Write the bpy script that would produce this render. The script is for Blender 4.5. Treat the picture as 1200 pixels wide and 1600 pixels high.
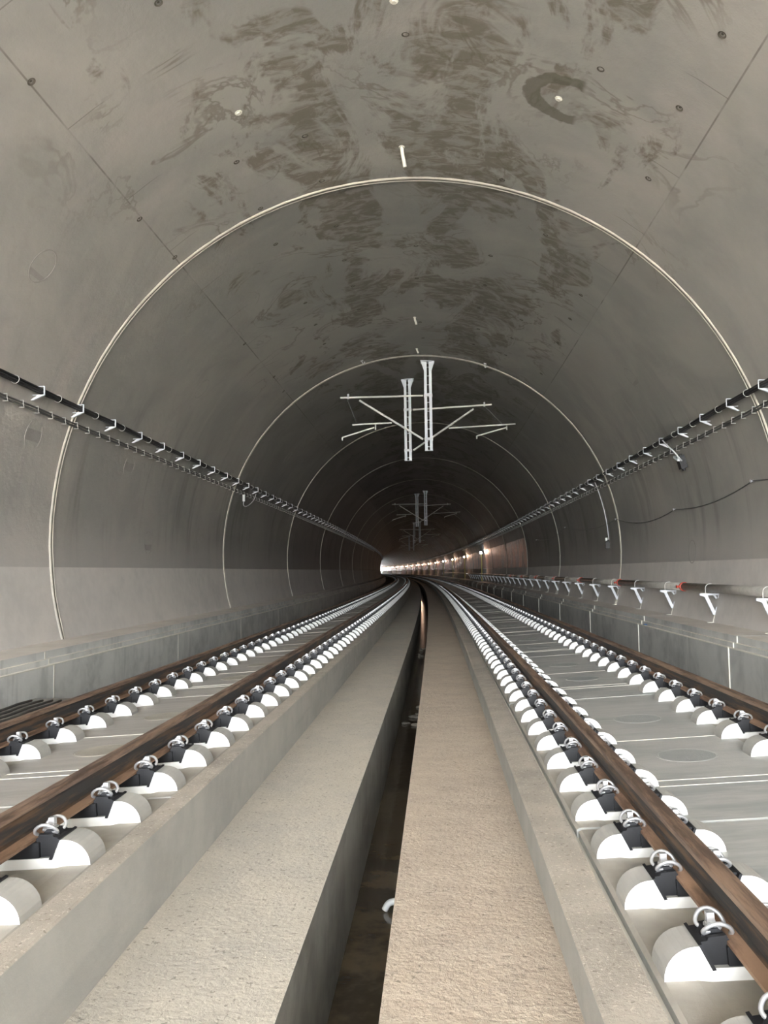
import bpy, math, random
from math import sin, cos, pi, radians, atan2, sqrt, hypot
for o in list(bpy.data.objects): bpy.data.objects.remove(o)
random.seed(7)
scene = bpy.context.scene
COL = scene.collection

# ------------------------------------------------------------------ camera, light, exposure
cam_data = bpy.data.cameras.new('camera'); cam = bpy.data.objects.new('camera', cam_data); COL.objects.link(cam)
cam_data.sensor_fit = 'VERTICAL'; cam_data.sensor_height = 36.0; cam_data.lens = 36.0*1300/1600
cam_data.clip_start = .02; cam_data.clip_end = 2000
from mathutils import Matrix, Vector
_p, _r, _y = radians(4.07), radians(.70), radians(-3.73)
_f = Vector((sin(_y)*cos(_p), cos(_y)*cos(_p), sin(_p))); _rt = Vector((cos(_y), -sin(_y), 0)); _u = _rt.cross(_f)
_r2 = _rt*cos(_r) - _u*sin(_r); _u2 = _u*cos(_r) + _rt*sin(_r)
_m = Matrix((_r2, _u2, -_f)).transposed().to_4x4(); _m.translation = Vector((.474, 0, 1.12)); cam.matrix_world = _m
scene.camera = cam
scene.view_settings.view_transform = 'Standard'; scene.view_settings.look = 'None'
scene.view_settings.gamma = 1; scene.view_settings.use_curve_mapping = False
scene.view_settings.exposure = 2.1
world = bpy.data.worlds.new('overcast_sky'); scene.world = world; world.use_nodes = True
_t = world.node_tree; bg = _t.nodes['Background']
_g = _t.nodes.new('ShaderNodeTexCoord'); _s = _t.nodes.new('ShaderNodeSeparateXYZ'); _t.links.new(_g.outputs['Generated'], _s.inputs[0])
_q = _t.nodes.new('ShaderNodeMapRange'); _t.links.new(_s.outputs[2], _q.inputs[0]); _q.inputs[1].default_value = 0; _q.inputs[2].default_value = .9
_c = _t.nodes.new('ShaderNodeMix'); _c.data_type = 'RGBA'; _t.links.new(_q.outputs[0], _c.inputs[0])
_c.inputs[6].default_value = (1.25, 1.28, 1.30, 1); _c.inputs[7].default_value = (.42, .52, .66, 1); _t.links.new(_c.outputs[2], bg.inputs[0])   # bright horizon, bluer zenith
bg.inputs[1].default_value = 9.0
sun_d = bpy.data.lights.new('sun', 'SUN'); sun_d.energy = 150.0; sun_d.angle = radians(.53); sun_d.color = (1, .97, .92)
sun = bpy.data.objects.new('sun', sun_d); COL.objects.link(sun); sun.rotation_euler = (radians(-48), radians(12), 0)   # high over the hill, lights only the cutting outside the portal
PORTAL_S = -15.0
pl = bpy.data.lights.new('portal_guide', 'AREA'); pl.shape = 'RECTANGLE'; pl.size = 13; pl.size_y = 9.5
pl.cycles.is_portal = True
po = bpy.data.objects.new('portal_guide', pl); COL.objects.link(po)
po.location = (0, PORTAL_S-.1, 3.4); po.rotation_euler = (radians(90), 0, 0)   # guides sky sampling through the open portal

# ------------------------------------------------------------------ track-following frame
R = 2706.0
RT, ZC = 6.205, 1.733           # lining radius and its centre height over the rail plane
CT = .0637                      # cant
JOINT0, JSTEP = 14.08-11.955*2, 11.955
END = 470.0
def W(s, X, z):
    t = s/R
    return Vector((-R*(1-cos(t)) + X*cos(t), R*sin(t) + X*sin(t), z))
TRACKS = {'left': (-2.254, 0.0), 'right': (2.33, -.03)}
def TW(tr, s, x, z):
    xc, z0 = TRACKS[tr]
    return W(s, xc+x, z0+z+CT*x)

# ------------------------------------------------------------------ materials
def mat(name, col, rough=.8, metal=0, build=None):
    m = bpy.data.materials.new(name); m.use_nodes = True
    b = m.node_tree.nodes['Principled BSDF']
    b.inputs['Base Color'].default_value = (*col, 1); b.inputs['Roughness'].default_value = rough; b.inputs['Metallic'].default_value = metal
    if build: build(m.node_tree, b)
    return m
def N(t, ty, **kw):
    n = t.nodes.new(ty)
    for k, v in kw.items():
        if k.startswith('i_'):
            key = k[2:]; key = int(key) if key.isdigit() else key.replace('_', ' ')
            n.inputs[key].default_value = v
        else: setattr(n, k, v)
    return n
def ln(t, a, b): t.links.new(a, b)
def mix(t, fac, a, b, mode='MIX'):
    n = t.nodes.new('ShaderNodeMix'); n.data_type = 'RGBA'; n.blend_type = mode
    for sock, v in ((0, fac), (6, a), (7, b)):
        if hasattr(v, 'is_linked') or hasattr(v, 'links'): t.links.new(v, n.inputs[sock])
        elif isinstance(v, (int, float)): n.inputs[sock].default_value = v
        else: n.inputs[sock].default_value = (*v, 1)
    return n.outputs[2]
def math_(t, op, a, b=None, c=None):
    n = t.nodes.new('ShaderNodeMath'); n.operation = op
    for i, v in enumerate((a, b, c)):
        if v is None: continue
        if hasattr(v, 'links'): t.links.new(v, n.inputs[i])
        else: n.inputs[i].default_value = v
    return n.outputs[0]
def ramp(t, src, lo, hi, a=0., b=1., smooth=True):
    n = t.nodes.new('ShaderNodeMapRange'); n.interpolation_type = 'SMOOTHSTEP' if smooth else 'LINEAR'
    t.links.new(src, n.inputs[0]); n.inputs[1].default_value = lo; n.inputs[2].default_value = hi
    n.inputs[3].default_value = a; n.inputs[4].default_value = b
    return n.outputs[0]
def coords(t, kind='pos', scale=(1, 1, 1)):
    if kind == 'pos': src = t.nodes.new('ShaderNodeNewGeometry').outputs['Position']
    else: src = t.nodes.new('ShaderNodeTexCoord').outputs[kind]
    m = t.nodes.new('ShaderNodeMapping'); m.inputs['Scale'].default_value = scale; t.links.new(src, m.inputs[0])
    return m.outputs[0]
def noise(t, vec, scale=1., detail=4., rough=.55, dist=0.):
    n = t.nodes.new('ShaderNodeTexNoise'); n.inputs['Scale'].default_value = scale; n.inputs['Detail'].default_value = detail
    n.inputs['Roughness'].default_value = rough; n.inputs['Distortion'].default_value = dist
    t.links.new(vec, n.inputs['Vector']); return n.outputs[0]
def bump(t, b, h, dist=.01, strength=1.):
    n = t.nodes.new('ShaderNodeBump'); n.inputs['Distance'].default_value = dist; n.inputs['Strength'].default_value = strength
    t.links.new(h, n.inputs['Height']); t.links.new(n.outputs[0], b.inputs['Normal'])

def concrete(base, dark, light, sc=(1, 1, 1), fine=30., bumpd=.003, rough=.8, speck=False, streak=None, amount=1.):
    def f(t, b):
        p = coords(t, 'pos', sc)
        n1 = ramp(t, noise(t, p, .9, 5, .6, .4), .38, .64); n2 = ramp(t, noise(t, p, 4.5, 4, .6), .35, .7)
        c = mix(t, math_(t, 'MULTIPLY', n1, .75*amount), base, dark); c = mix(t, math_(t, 'MULTIPLY', n2, .5*amount), c, light)
        h = noise(t, coords(t), fine, 5, .7)
        if speck:
            v = ramp(t, noise(t, coords(t), 60, 2, .5), .62, .68); c = mix(t, math_(t, 'MULTIPLY', v, .45), c, (.78, .72, .62))
            v2 = ramp(t, noise(t, coords(t), 38, 2, .5), .64, .70); c = mix(t, math_(t, 'MULTIPLY', v2, .5), c, (.12, .10, .07))
        if streak:
            s = ramp(t, noise(t, coords(t, 'pos', streak), 1, 4, .6, .3), .56, .68); c = mix(t, math_(t, 'MULTIPLY', s, .55), c, dark)
        ln(t, c, b.inputs['Base Color']); bump(t, b, h, bumpd)
    return mat('concrete', base, rough, 0, f)

def lining_build(t, b, wall=False, wet=False):
    uv = t.nodes.new('ShaderNodeUVMap').outputs[0]
    sep = t.nodes.new('ShaderNodeSeparateXYZ'); ln(t, uv, sep.inputs[0]); S, A = sep.outputs[0], sep.outputs[1]
    def cmb(sx, sy):
        m = t.nodes.new('ShaderNodeMapping'); m.inputs['Scale'].default_value = (sx, sy, 1); ln(t, uv, m.inputs[0]); return m.outputs[0]
    base = (.40, .378, .345)
    n0 = ramp(t, noise(t, cmb(.35, .35), 1, 5, .6, .5), .35, .68)
    c = mix(t, n0, base, (.31, .30, .28))
    n0b = ramp(t, noise(t, cmb(.5, .22), 1.7, 3, .5, .3), .55, .7)
    c = mix(t, math_(t, 'MULTIPLY', n0b, .5), c, (.44, .40, .37))
    aabs = math_(t, 'ABSOLUTE', A)
    # water stains in the crown: patches with transverse ripples
    crown = ramp(t, aabs, 1.2, 4.2, 1., .0)
    big = noise(t, cmb(.42, .75), 1, 5, .66, .9)
    def gauss(a0, w, amp):
        d = math_(t, 'DIVIDE', math_(t, 'SUBTRACT', A, a0), w); return math_(t, 'MULTIPLY', math_(t, 'POWER', 2.718, math_(t, 'MULTIPLY', math_(t, 'MULTIPLY', d, d), -1.)), amp)
    lobes = math_(t, 'ADD', math_(t, 'ADD', gauss(-1.25, .75, .13), gauss(1.0, .65, .13)), gauss(2.4, 1.0, .06))
    patch = ramp(t, math_(t, 'ADD', big, math_(t, 'SUBTRACT', lobes, ramp(t, aabs, 3.6, 5.0, 0., .3))), .56, .64)
    rip = noise(t, cmb(5.0, 2.4), 1, 4, .65, .9); rip = ramp(t, rip, .38, .58, .3, 1.)
    st = math_(t, 'MULTIPLY', math_(t, 'MULTIPLY', patch, rip), .72)
    c = mix(t, st, c, (.125, .105, .07))
    # dark edges of dried patches
    edge = noise(t, cmb(.42, .36), 1, 5, .6, 1.4)
    e = math_(t, 'SUBTRACT', 1., ramp(t, math_(t, 'ABSOLUTE', math_(t, 'SUBTRACT', edge, .53)), .002, .022))
    em = math_(t, 'MULTIPLY', ramp(t, noise(t, cmb(.5, .5), 1, 2, .5), .46, .62), ramp(t, aabs, 3.5, 5.5, 1., .12))
    c = mix(t, math_(t, 'MULTIPLY', math_(t, 'MULTIPLY', e, em), .55), c, (.14, .12, .085))
    # hook-shaped stain right of the crown
    dx = math_(t, 'SUBTRACT', S, 11.02); dy = math_(t, 'SUBTRACT', A, 2.42)
    d = math_(t, 'SQRT', math_(t, 'ADD', math_(t, 'POWER', math_(t, 'DIVIDE', dx, .42), 2), math_(t, 'POWER', math_(t, 'DIVIDE', dy, .52), 2)))
    wob = noise(t, cmb(3, 3), 1, 3, .6)
    d = math_(t, 'ADD', d, math_(t, 'MULTIPLY', math_(t, 'SUBTRACT', wob, .5), .5))
    ring = math_(t, 'SUBTRACT', 1., ramp(t, math_(t, 'ABSOLUTE', math_(t, 'SUBTRACT', d, 1.)), .22, .29))
    ring = math_(t, 'MULTIPLY', ring, ramp(t, dy, .12, .2, 1., 0.))
    c = mix(t, math_(t, 'MULTIPLY', ring, .7), c, (.10, .09, .06))
    sl = math_(t, 'MULTIPLY', ramp(t, math_(t, 'ABSOLUTE', math_(t, 'SUBTRACT', aabs, 4.256)), .006, .016, 1., 0.), ramp(t, noise(t, cmb(.8, .1), 1, 3, .6), .42, .55, .15, .65))
    c = mix(t, sl, c, (.11, .10, .08))
    # formwork lines across the panels at +-39 degrees
    if not wall:
        ph = math_(t, 'ABSOLUTE', math_(t, 'SUBTRACT', math_(t, 'MODULO', math_(t, 'SUBTRACT', S, -20+.27), 1.95), .975))
        l = math_(t, 'MULTIPLY', ramp(t, ph, .962, .972), math_(t, 'MULTIPLY', ramp(t, aabs, 3.55, 3.9), .55))
        c = mix(t, l, c, (.12, .11, .09))
    else:
        # vertical damp streaks on the walls
        v = ramp(t, noise(t, cmb(1.3, .16), 1, 4, .65, .5), .50, .72); v = math_(t, 'MULTIPLY', v, ramp(t, aabs, 6.0, 7.6))
        c = mix(t, math_(t, 'MULTIPLY', v, .55), c, (.13, .13, .12))
        c = mix(t, math_(t, 'MULTIPLY', ramp(t, aabs, 9.1, 10.2), .65), c, (.58, .545, .505))
        v = ramp(t, noise(t, cmb(3.1, .22), 1, 3, .6, .2), .62, .74); c = mix(t, math_(t, 'MULTIPLY', v, .25), c, (.42, .42, .40))
    # pours darken stepwise at ring joints, partly painting in light falloff with depth
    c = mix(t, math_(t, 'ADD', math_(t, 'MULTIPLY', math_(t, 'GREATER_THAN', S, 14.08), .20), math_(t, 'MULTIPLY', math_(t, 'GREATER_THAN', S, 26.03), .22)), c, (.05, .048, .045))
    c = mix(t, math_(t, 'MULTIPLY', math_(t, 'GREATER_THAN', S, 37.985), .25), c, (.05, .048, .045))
    ln(t, c, b.inputs['Base Color'])
    if wet:  # damp wall; lamp reflections painted as reddish streaks on near-black
        c2 = mix(t, ramp(t, noise(t, cmb(.9, .25), 1, 4, .75, .8), .46, .56), (.26, .105, .065), (.02, .014, .013)); 
        up = ramp(t, math_(t, 'ADD', aabs, math_(t, 'MULTIPLY', math_(t, 'SUBTRACT', noise(t, cmb(.8, .3), 1, 4, .7), .5), 2.2)), 8.4, 9.3)
        c2 = mix(t, up, (.02, .017, .015), c2)
        ln(t, c2, b.inputs['Base Color'])
        b.inputs['Roughness'].default_value = .5; b.inputs['Specular IOR Level'].default_value = .2
        bump(t, b, noise(t, cmb(1.6, .3), 1, 4, .7, .5), .12)
    else:
        bump(t, b, noise(t, cmb(2.5, 2.5), 1, 6, .65), .015)
M = {}
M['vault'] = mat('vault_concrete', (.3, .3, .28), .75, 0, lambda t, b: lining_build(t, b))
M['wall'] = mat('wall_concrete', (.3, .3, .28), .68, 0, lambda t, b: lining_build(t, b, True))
M['glowwall'] = mat('lamp_glow_damp_wall', (.2, .13, .1), .5, 0, lambda t, b: lining_build(t, b, True, True))
M['lower'] = concrete((.66, .62, .575), (.55, .525, .49), (.72, .68, .63), rough=.75, amount=.8)
M['walk_l'] = concrete((.54, .495, .42), (.47, .44, .39), (.62, .565, .48), (1, .8, 1), 26, .012, speck=True)
M['walk_r'] = concrete((.53, .44, .345), (.45, .37, .295), (.62, .53, .425), (1, 1.6, 1), 22, .022, speck=True)
M['bed'] = concrete((.42, .415, .38), (.33, .325, .30), (.48, .47, .43), streak=(2, .25, 3), bumpd=.002)
M['rim'] = concrete((.42, .375, .315), (.30, .27, .23), (.52, .47, .40), fine=40, bumpd=.008, speck=True)
M['slab'] = concrete((.42, .422, .40), (.31, .32, .305), (.54, .53, .50), (.5, 2.2, 1), bumpd=.002, rough=.7, streak=(.8, 5, 1))
M['slab_l'] = concrete((.43, .41, .38), (.33, .31, .28), (.50, .48, .44), (.5, 2.2, 1), bumpd=.002, rough=.7, streak=(.8, 5, 1))
M['block'] = concrete((.40, .39, .36), (.33, .32, .29), (.46, .45, .42), bumpd=.001)
M['face'] = mat('portal_lit_cast_face', (.86, .86, .84), .6)  # clean cast ends, whitened further with portal light in the colour
M['trough'] = concrete((.36, .335, .29), (.26, .24, .21), (.42, .39, .34), bumpd=.002)
M['grout'] = concrete((.40, .37, .31), (.3, .27, .22), (.5, .47, .4), fine=60, bumpd=.006)
M['bench'] = concrete((.64, .64, .605), (.38, .39, .375), (.70, .70, .67), streak=(1, 2.5, .35), rough=.55, bumpd=.002)
M['dust'] = concrete((.80, .73, .65), (.68, .62, .55), (.85, .80, .73), fine=50, bumpd=.006)
M['mortar'] = mat('pale_mortar', (.82, .79, .70), .9)
M['joint'] = concrete((.50, .47, .40), (.38, .35, .30), (.60, .56, .48), fine=20, bumpd=.004)
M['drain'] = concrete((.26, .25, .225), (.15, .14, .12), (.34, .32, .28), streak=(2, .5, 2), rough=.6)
M['mud'] = mat('wet_channel_bottom', (.10, .075, .045), .12, 0, lambda t, b: (ln(t, mix(t, ramp(t, noise(t, coords(t), 2.5, 4, .6), .4, .6), (.12, .09, .055), (.06, .045, .03)), b.inputs['Base Color']), bump(t, b, noise(t, coords(t), 6, 3, .5), .002)))
M['sidefloor'] = concrete((.30, .29, .265), (.2, .19, .17), (.38, .36, .33))
M['gravel'] = concrete((.49, .465, .42), (.41, .385, .34), (.57, .545, .49))
M['stone'] = concrete((.22, .2, .17), (.12, .11, .09), (.4, .36, .3), fine=60)
M['rust'] = mat('rusty_rail_steel', (.24, .14, .09), .65, .35, lambda t, b: (ln(t, mix(t, ramp(t, noise(t, coords(t, 'pos', (6, .8, 6)), 2, 5, .65), .4, .62), (.36, .225, .145), (.17, .10, .065)), b.inputs['Base Color']), bump(t, b, noise(t, coords(t), 60, 3, .6), .001)))
M['railhead'] = mat('worn_rail_head', (.2, .13, .1), .5, .5, lambda t, b: ln(t, mix(t, ramp(t, noise(t, coords(t, 'pos', (9, .7, 9)), 2, 5, .7), .38, .62), (.38, .255, .18), (.15, .10, .075)), b.inputs['Base Color']))
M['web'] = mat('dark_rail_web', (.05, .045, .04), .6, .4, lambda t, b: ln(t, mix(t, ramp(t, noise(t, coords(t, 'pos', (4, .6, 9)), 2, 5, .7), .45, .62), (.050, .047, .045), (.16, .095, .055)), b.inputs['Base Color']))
M['plastic'] = mat('black_plastic', (.009, .009, .011), .55)
M['clipsteel'] = mat('galvanised_clip', (.62, .62, .63), .42, .7)
M['galv'] = mat('galvanised_steel', (.62, .62, .64), .5, 0)
M['zinc'] = mat('pale_zinc_steel', (.70, .72, .76), .5, 0)
M['alu'] = mat('aluminium_tube', (.76, .74, .70), .5, 0)
M['insul'] = mat('brown_insulator', (.34, .25, .20), .35)
M['cable'] = mat('black_cable_sheath', (.015, .015, .016), .5)
M['duct'] = mat('grey_duct', (.10, .10, .095), .5)
M['strap'] = mat('pale_tie', (.65, .65, .62), .5)
M['pipe'] = concrete((.42, .395, .35), (.29, .275, .245), (.50, .47, .42), (5, 4, 5), 40, .002, rough=.5)
M['red'] = mat('red_valve_paint', (.55, .06, .03), .4)
M['blue'] = mat('blue_cloth', (.08, .2, .42), .8)
M['white'] = mat('white_plastic', (.85, .85, .82), .4)
M['yellow'] = mat('lamp_streak_yellow', (.65, .55, .18), .6)
M['dark'] = mat('dark_recess', (.035, .032, .028), .9)
M['rod'] = mat('dark_steel_rod', (.13, .12, .11), .5, .5)
def emis(name, col, st):
    m = mat(name, col, .5); b = m.node_tree.nodes['Principled BSDF']
    b.inputs['Emission Color'].default_value = (*col, 1); b.inputs['Emission Strength'].default_value = st; return m
M['bulb_cool'] = emis('cool_lamp_glass', (.80, .92, 1.0), 14)
M['bulb_warm'] = emis('warm_lamp_glass', (1.0, .80, .50), 14)

# ------------------------------------------------------------------ mesh helpers
class MB:
    def __init__(s): s.v = []; s.f = []; s.mi = []; s.uv = None
    def add(s, vs, fs, mi=0):
        o = len(s.v); s.v += [tuple(v) for v in vs]
        s.f += [tuple(i+o for i in f) for f in fs]; s.mi += [mi]*len(fs)
        return s
    def box(s, x0, x1, y0, y1, z0, z1, mi=0):
        return s.add([(x0,y0,z0),(x1,y0,z0),(x1,y1,z0),(x0,y1,z0),(x0,y0,z1),(x1,y0,z1),(x1,y1,z1),(x0,y1,z1)],
              [(0,3,2,1),(4,5,6,7),(0,1,5,4),(1,2,6,5),(2,3,7,6),(3,0,4,7)], mi)
    def tube(s, pts, r, n=6, mi=0, cap=True):
        pts = [Vector(p) for p in pts]; k = len(pts); rings = []; up = None
        for i, p in enumerate(pts):
            d = (pts[min(i+1, k-1)] - pts[max(i-1, 0)]).normalized()
            if up is None: up = Vector((0, 0, 1)) if abs(d.z) < .9 else Vector((1, 0, 0))
            a = d.cross(up).normalized(); up = a.cross(d).normalized()
            rr = r[i] if isinstance(r, (list, tuple)) else r
            rings.append([p + a*(rr*cos(2*pi*j/n)) + up*(rr*sin(2*pi*j/n)) for j in range(n)])
        vs = [v for q in rings for v in q]; fs = []
        for i in range(k-1):
            for j in range(n): fs.append((i*n+j, i*n+(j+1) % n, (i+1)*n+(j+1) % n, (i+1)*n+j))
        if cap: fs.append(tuple(range(n-1, -1, -1))); fs.append(tuple((k-1)*n+j for j in range(n)))
        return s.add(vs, fs, mi)
    def extrude(s, prof, y0, y1, mi=0, endmi=None):
        n = len(prof); vs = [(x, y0, z) for x, z in prof] + [(x, y1, z) for x, z in prof]
        area = sum(prof[i][0]*prof[(i+1) % n][1]-prof[(i+1) % n][0]*prof[i][1] for i in range(n))
        fs = [(i, (i+1) % n, (i+1) % n+n, i+n) for i in range(n)]
        if area < 0: fs = [f[::-1] for f in fs]
        s.add(vs, fs, mi); o = len(s.v)-2*n
        a, b = tuple(range(n)), tuple(range(2*n-1, n-1, -1))
        if area < 0: a, b = a[::-1], b[::-1]
        for f in (a, b): s.f.append(tuple(i+o for i in f)); s.mi.append(mi if endmi is None else endmi)
        return s
    def disc(s, c, r, h, n=16, mi=0, axis='z'):
        vs = []
        for k in (0, 1):
            for j in range(n):
                a = 2*pi*j/n; vs.append((c[0]+r*cos(a), c[1]+r*sin(a), c[2]+h*k))
        fs = [(j, (j+1) % n, n+(j+1) % n, n+j) for j in range(n)] + [tuple(range(n-1, -1, -1)), tuple(range(n, 2*n))]
        return s.add(vs, fs, mi)
    def mesh(s, name, mats, smooth=False):
        me = bpy.data.meshes.new(name); me.from_pydata(s.v, [], s.f)
        for m in mats: me.materials.append(m)
        me.polygons.foreach_set('material_index', s.mi)
        if smooth: me.polygons.foreach_set('use_smooth', [True]*len(s.f))
        me.update(); return me
def obj(name, me, parent=None, loc=None, rot=None):
    o = bpy.data.objects.new(name, me); COL.objects.link(o)
    if parent is not None: o.parent = parent
    if loc is not None: o.location = loc
    if rot is not None: o.rotation_euler = rot
    return o
def empty(name, loc=(0, 0, 0)):
    return obj(name, None, None, loc)
def tag(o, label, cat, group=None):
    o['label'] = label; o['category'] = cat
    if group: o['group'] = group
    return o
def structure(o): o['kind'] = 'structure'; return o
def sweep(mb, prof, s0, s1, ds, fn, closed=True, mis=None, mi=0):
    k = max(1, round((s1-s0)/ds)); n = len(prof); vs = []
    for i in range(k+1):
        s = s0+(s1-s0)*i/k
        vs += [fn(s, x, z) for x, z in prof]
    fs = []; m = []
    area = sum(prof[i][0]*prof[(i+1) % n][1]-prof[(i+1) % n][0]*prof[i][1] for i in range(n))
    for j in range(n if closed else n-1):
        for i in range(k):
            q = (i*n+j, i*n+(j+1) % n, (i+1)*n+(j+1) % n, (i+1)*n+j)
            fs.append(q if (area > 0 or not closed) else q[::-1]); m.append(mis[j] if mis else mi)
    if closed:
        a, b = tuple(range(n)), tuple(k*n+j for j in range(n-1, -1, -1))
        if area < 0: a, b = a[::-1], b[::-1]
        fs += [a, b]; m += [mi, mi]
    o = len(mb.v); mb.v += [tuple(v) for v in vs]; mb.f += [tuple(i+o for i in f) for f in fs]; mb.mi += m
    return mb
def smoothpath(pts, k=4):
    P = [Vector(p) for p in pts]; out = []
    for i in range(len(P)-1):
        a = P[max(i-1, 0)]; b = P[i]; c = P[i+1]; d = P[min(i+2, len(P)-1)]
        for j in range(k):
            t = j/k; out.append(.5*((2*b)+(-a+c)*t+(2*a-5*b+4*c-d)*t*t+(-a+3*b-3*c+d)*t**3))
    return out+[P[-1]]

# ------------------------------------------------------------------ tunnel lining
ceiling = structure(empty('ceiling')); wall_left = structure(empty('wall_left')); wall_right = structure(empty('wall_right'))
def arcpt(s, a, r=RT): return W(s, r*sin(a), ZC+r*cos(a))      # a measured from the crown, + to the right
SPL = radians(39.3)
A_COURSE = math.acos((1.26-ZC)/RT)                               # lower wall course starts 1.26 over the rails
A_FOOT = math.acos((-.75-ZC)/RT)
def lining_panel(name, parent, s0, s1, a0, a1, mname, gap=.03):
    na = max(2, round(abs(a1-a0)/radians(4))); ns = 5; th = .35
    vs = []; uv = []
    for i in range(ns+1):
        s = s0+gap+(s1-s0-2*gap)*i/ns
        for j in range(na+1):
            a = a0+(a1-a0)*j/na; vs.append(arcpt(s, a)); uv.append((s, a*RT))
    n1 = len(vs); w = na+1
    fs = [(i*w+j, i*w+j+1, (i+1)*w+j+1, (i+1)*w+j) for i in range(ns) for j in range(na)]
    # the end faces turn outwards into the ring joint, so every panel has thickness
    for i, s in ((0, s0+gap), (ns, s1-gap)):
        o = len(vs)
        for j in range(na+1):
            a = a0+(a1-a0)*j/na; vs.append(arcpt(s, a, RT+th)); uv.append((s, a*RT))
        for j in range(na):
            q = (i*w+j, i*w+j+1, o+j+1, o+j); fs.append(q[::-1] if i == 0 else q)
    me = bpy.data.meshes.new(name); me.from_pydata(vs, [], fs)
    me.materials.append(M[mname]); ul = me.uv_layers.new(name='UVMap')
    for l in me.loops: ul.data[l.index].uv = uv[l.vertex_index]
    for p in me.polygons: p.use_smooth = p.index < ns*na
    me.set_sharp_from_angle(angle=radians(40))
    me.update(); return obj(name, me, parent)
nring = int((END-JOINT0)/JSTEP)+1
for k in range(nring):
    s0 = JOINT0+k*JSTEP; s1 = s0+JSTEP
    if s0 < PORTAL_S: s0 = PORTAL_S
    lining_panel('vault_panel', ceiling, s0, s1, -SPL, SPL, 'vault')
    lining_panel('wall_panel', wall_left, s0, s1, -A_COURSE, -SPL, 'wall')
    wet = s0 > 48  # damp wall with painted lamp reflections from here on
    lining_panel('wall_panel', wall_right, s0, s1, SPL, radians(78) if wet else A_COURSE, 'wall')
    if wet: lining_panel('lamp_glow_wall_panel', wall_right, s0, s1, radians(78), A_COURSE, 'glowwall')['label'] = 'damp wall panel, reddish lamp reflections painted as vertical streaks'
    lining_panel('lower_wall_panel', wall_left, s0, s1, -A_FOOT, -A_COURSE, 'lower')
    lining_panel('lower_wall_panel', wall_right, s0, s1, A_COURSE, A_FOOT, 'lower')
    # ring joint: pale mortar lips either side of a dark gap
    if k == 0: continue
    rnd = random.Random(k)
    for nm, y0, y1, mn, r_in in (('joint_lip', -.105, -.012, 'joint', RT-.022), ('joint_lip', .010, .045, 'mortar', RT-.018), ('joint_gap', -.03, .03, 'dark', RT+.05)):
        mb = MB(); na = 110; sj = JOINT0+k*JSTEP; vs = []
        for j in range(na+1):
            a = -A_FOOT+2*A_FOOT*j/na
            wv = .012*rnd.uniform(-1, 1)*(1 if abs(a) > radians(85) else .25)
            for (yy, rr) in ((y0, RT+.06), (y0+.01, r_in), (y1-.006, r_in), (y1, RT+.06)): vs.append(arcpt(sj+yy+wv, a, rr))
        fs = [(j*4+q, j*4+q+1, (j+1)*4+q+1, (j+1)*4+q)[::-1] for j in range(na) for q in range(3)]
        mb.add(vs, fs); obj(nm, mb.mesh(nm, [M[mn]], True), ceiling)
# unseen shell added around the lining to stop sun leaking in
mb = MB(); pr = [((RT+.37)*sin(-A_FOOT-.1+(2*A_FOOT+.2)*j/40), ZC+(RT+.37)*cos(-A_FOOT-.1+(2*A_FOOT+.2)*j/40)) for j in range(41)]
pr += [((RT+2.4)*sin(A_FOOT+.1-(2*A_FOOT+.2)*j/40), ZC+(RT+2.4)*cos(A_FOOT+.1-(2*A_FOOT+.2)*j/40)) for j in range(41)]
sweep(mb, pr, PORTAL_S, END+1, 12, W); structure(obj('sun_block_shell', mb.mesh('sun_block_shell', [M['gravel']])))
# grout-anchor holes in a regular grid, round service patches
def wallframe(s, a, r=RT):
    th = s/R; rad = Vector((cos(th)*sin(a), sin(th)*sin(a), cos(a))); along = Vector((-sin(th), cos(th), 0))
    m = Matrix((along.cross(rad), along, rad)).transposed().to_4x4(); m.translation = arcpt(s, a, r); return m
hole = MB()
vs = []; fs = []; n = 14
for (rr, z) in ((.052, -.012), (.038, -.014), (.030, .004), (.012, -.002)):
    vs += [(rr*cos(2*pi*j/n), rr*sin(2*pi*j/n), z) for j in range(n)]
for q in range(3): fs += [(q*n+j, q*n+(j+1) % n, (q+1)*n+(j+1) % n, (q+1)*n+j) for j in range(n)]
hole.add(vs, [f for f in fs], 0); hole.f.append(tuple(3*n+j for j in range(n))); hole.mi.append(0)
hole_me = hole.mesh('anchor_hole', [mat('dark_anchor_plug', (.10, .09, .07), .8)], True)
for a in (-39.2, -23.4, -13, 1.7, 16, 25.4, 35.5):
    for k in range(10):
        s = 8.55+k*1.72+(.1 if a < 0 else 0)
        if random.random() < .28 or s > 25: continue
        o = obj('anchor_hole', hole_me, ceiling); o.matrix_world = wallframe(s+random.uniform(-.15, .15), radians(a+random.uniform(-.5, .5)))
patch = MB(); n = 28
vs = []; fs = []
for (rr, z) in ((.27, .002), (.265, -.007), (.25, -.007), (.245, -.003)): vs += [(rr*cos(2*pi*j/n), rr*sin(2*pi*j/n), z) for j in range(n)]
for q in range(3): fs += [(q*n+j, q*n+(j+1) % n, (q+1)*n+(j+1) % n, (q+1)*n+j) for j in range(n)]
patch.add(vs, fs); patch.f.append(tuple(3*n+j for j in range(n))); patch.mi.append(0)
patch_me = patch.mesh('service_patch', [concrete((.30, .285, .26), (.24, .23, .21), (.34, .32, .3))])
for s, a in ((11.07, -53.3), (19.06, -53.1), (12.92, -74.7), (17.13, -74.4), (18.94, 53.4), (19.0, -89), (19.0, 92.4), (30.9, -53.2), (30.9, 53.2)):
    o = obj('service_patch', patch_me, wall_left if a < 0 else wall_right); o.matrix_world = wallframe(s, radians(a))
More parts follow.
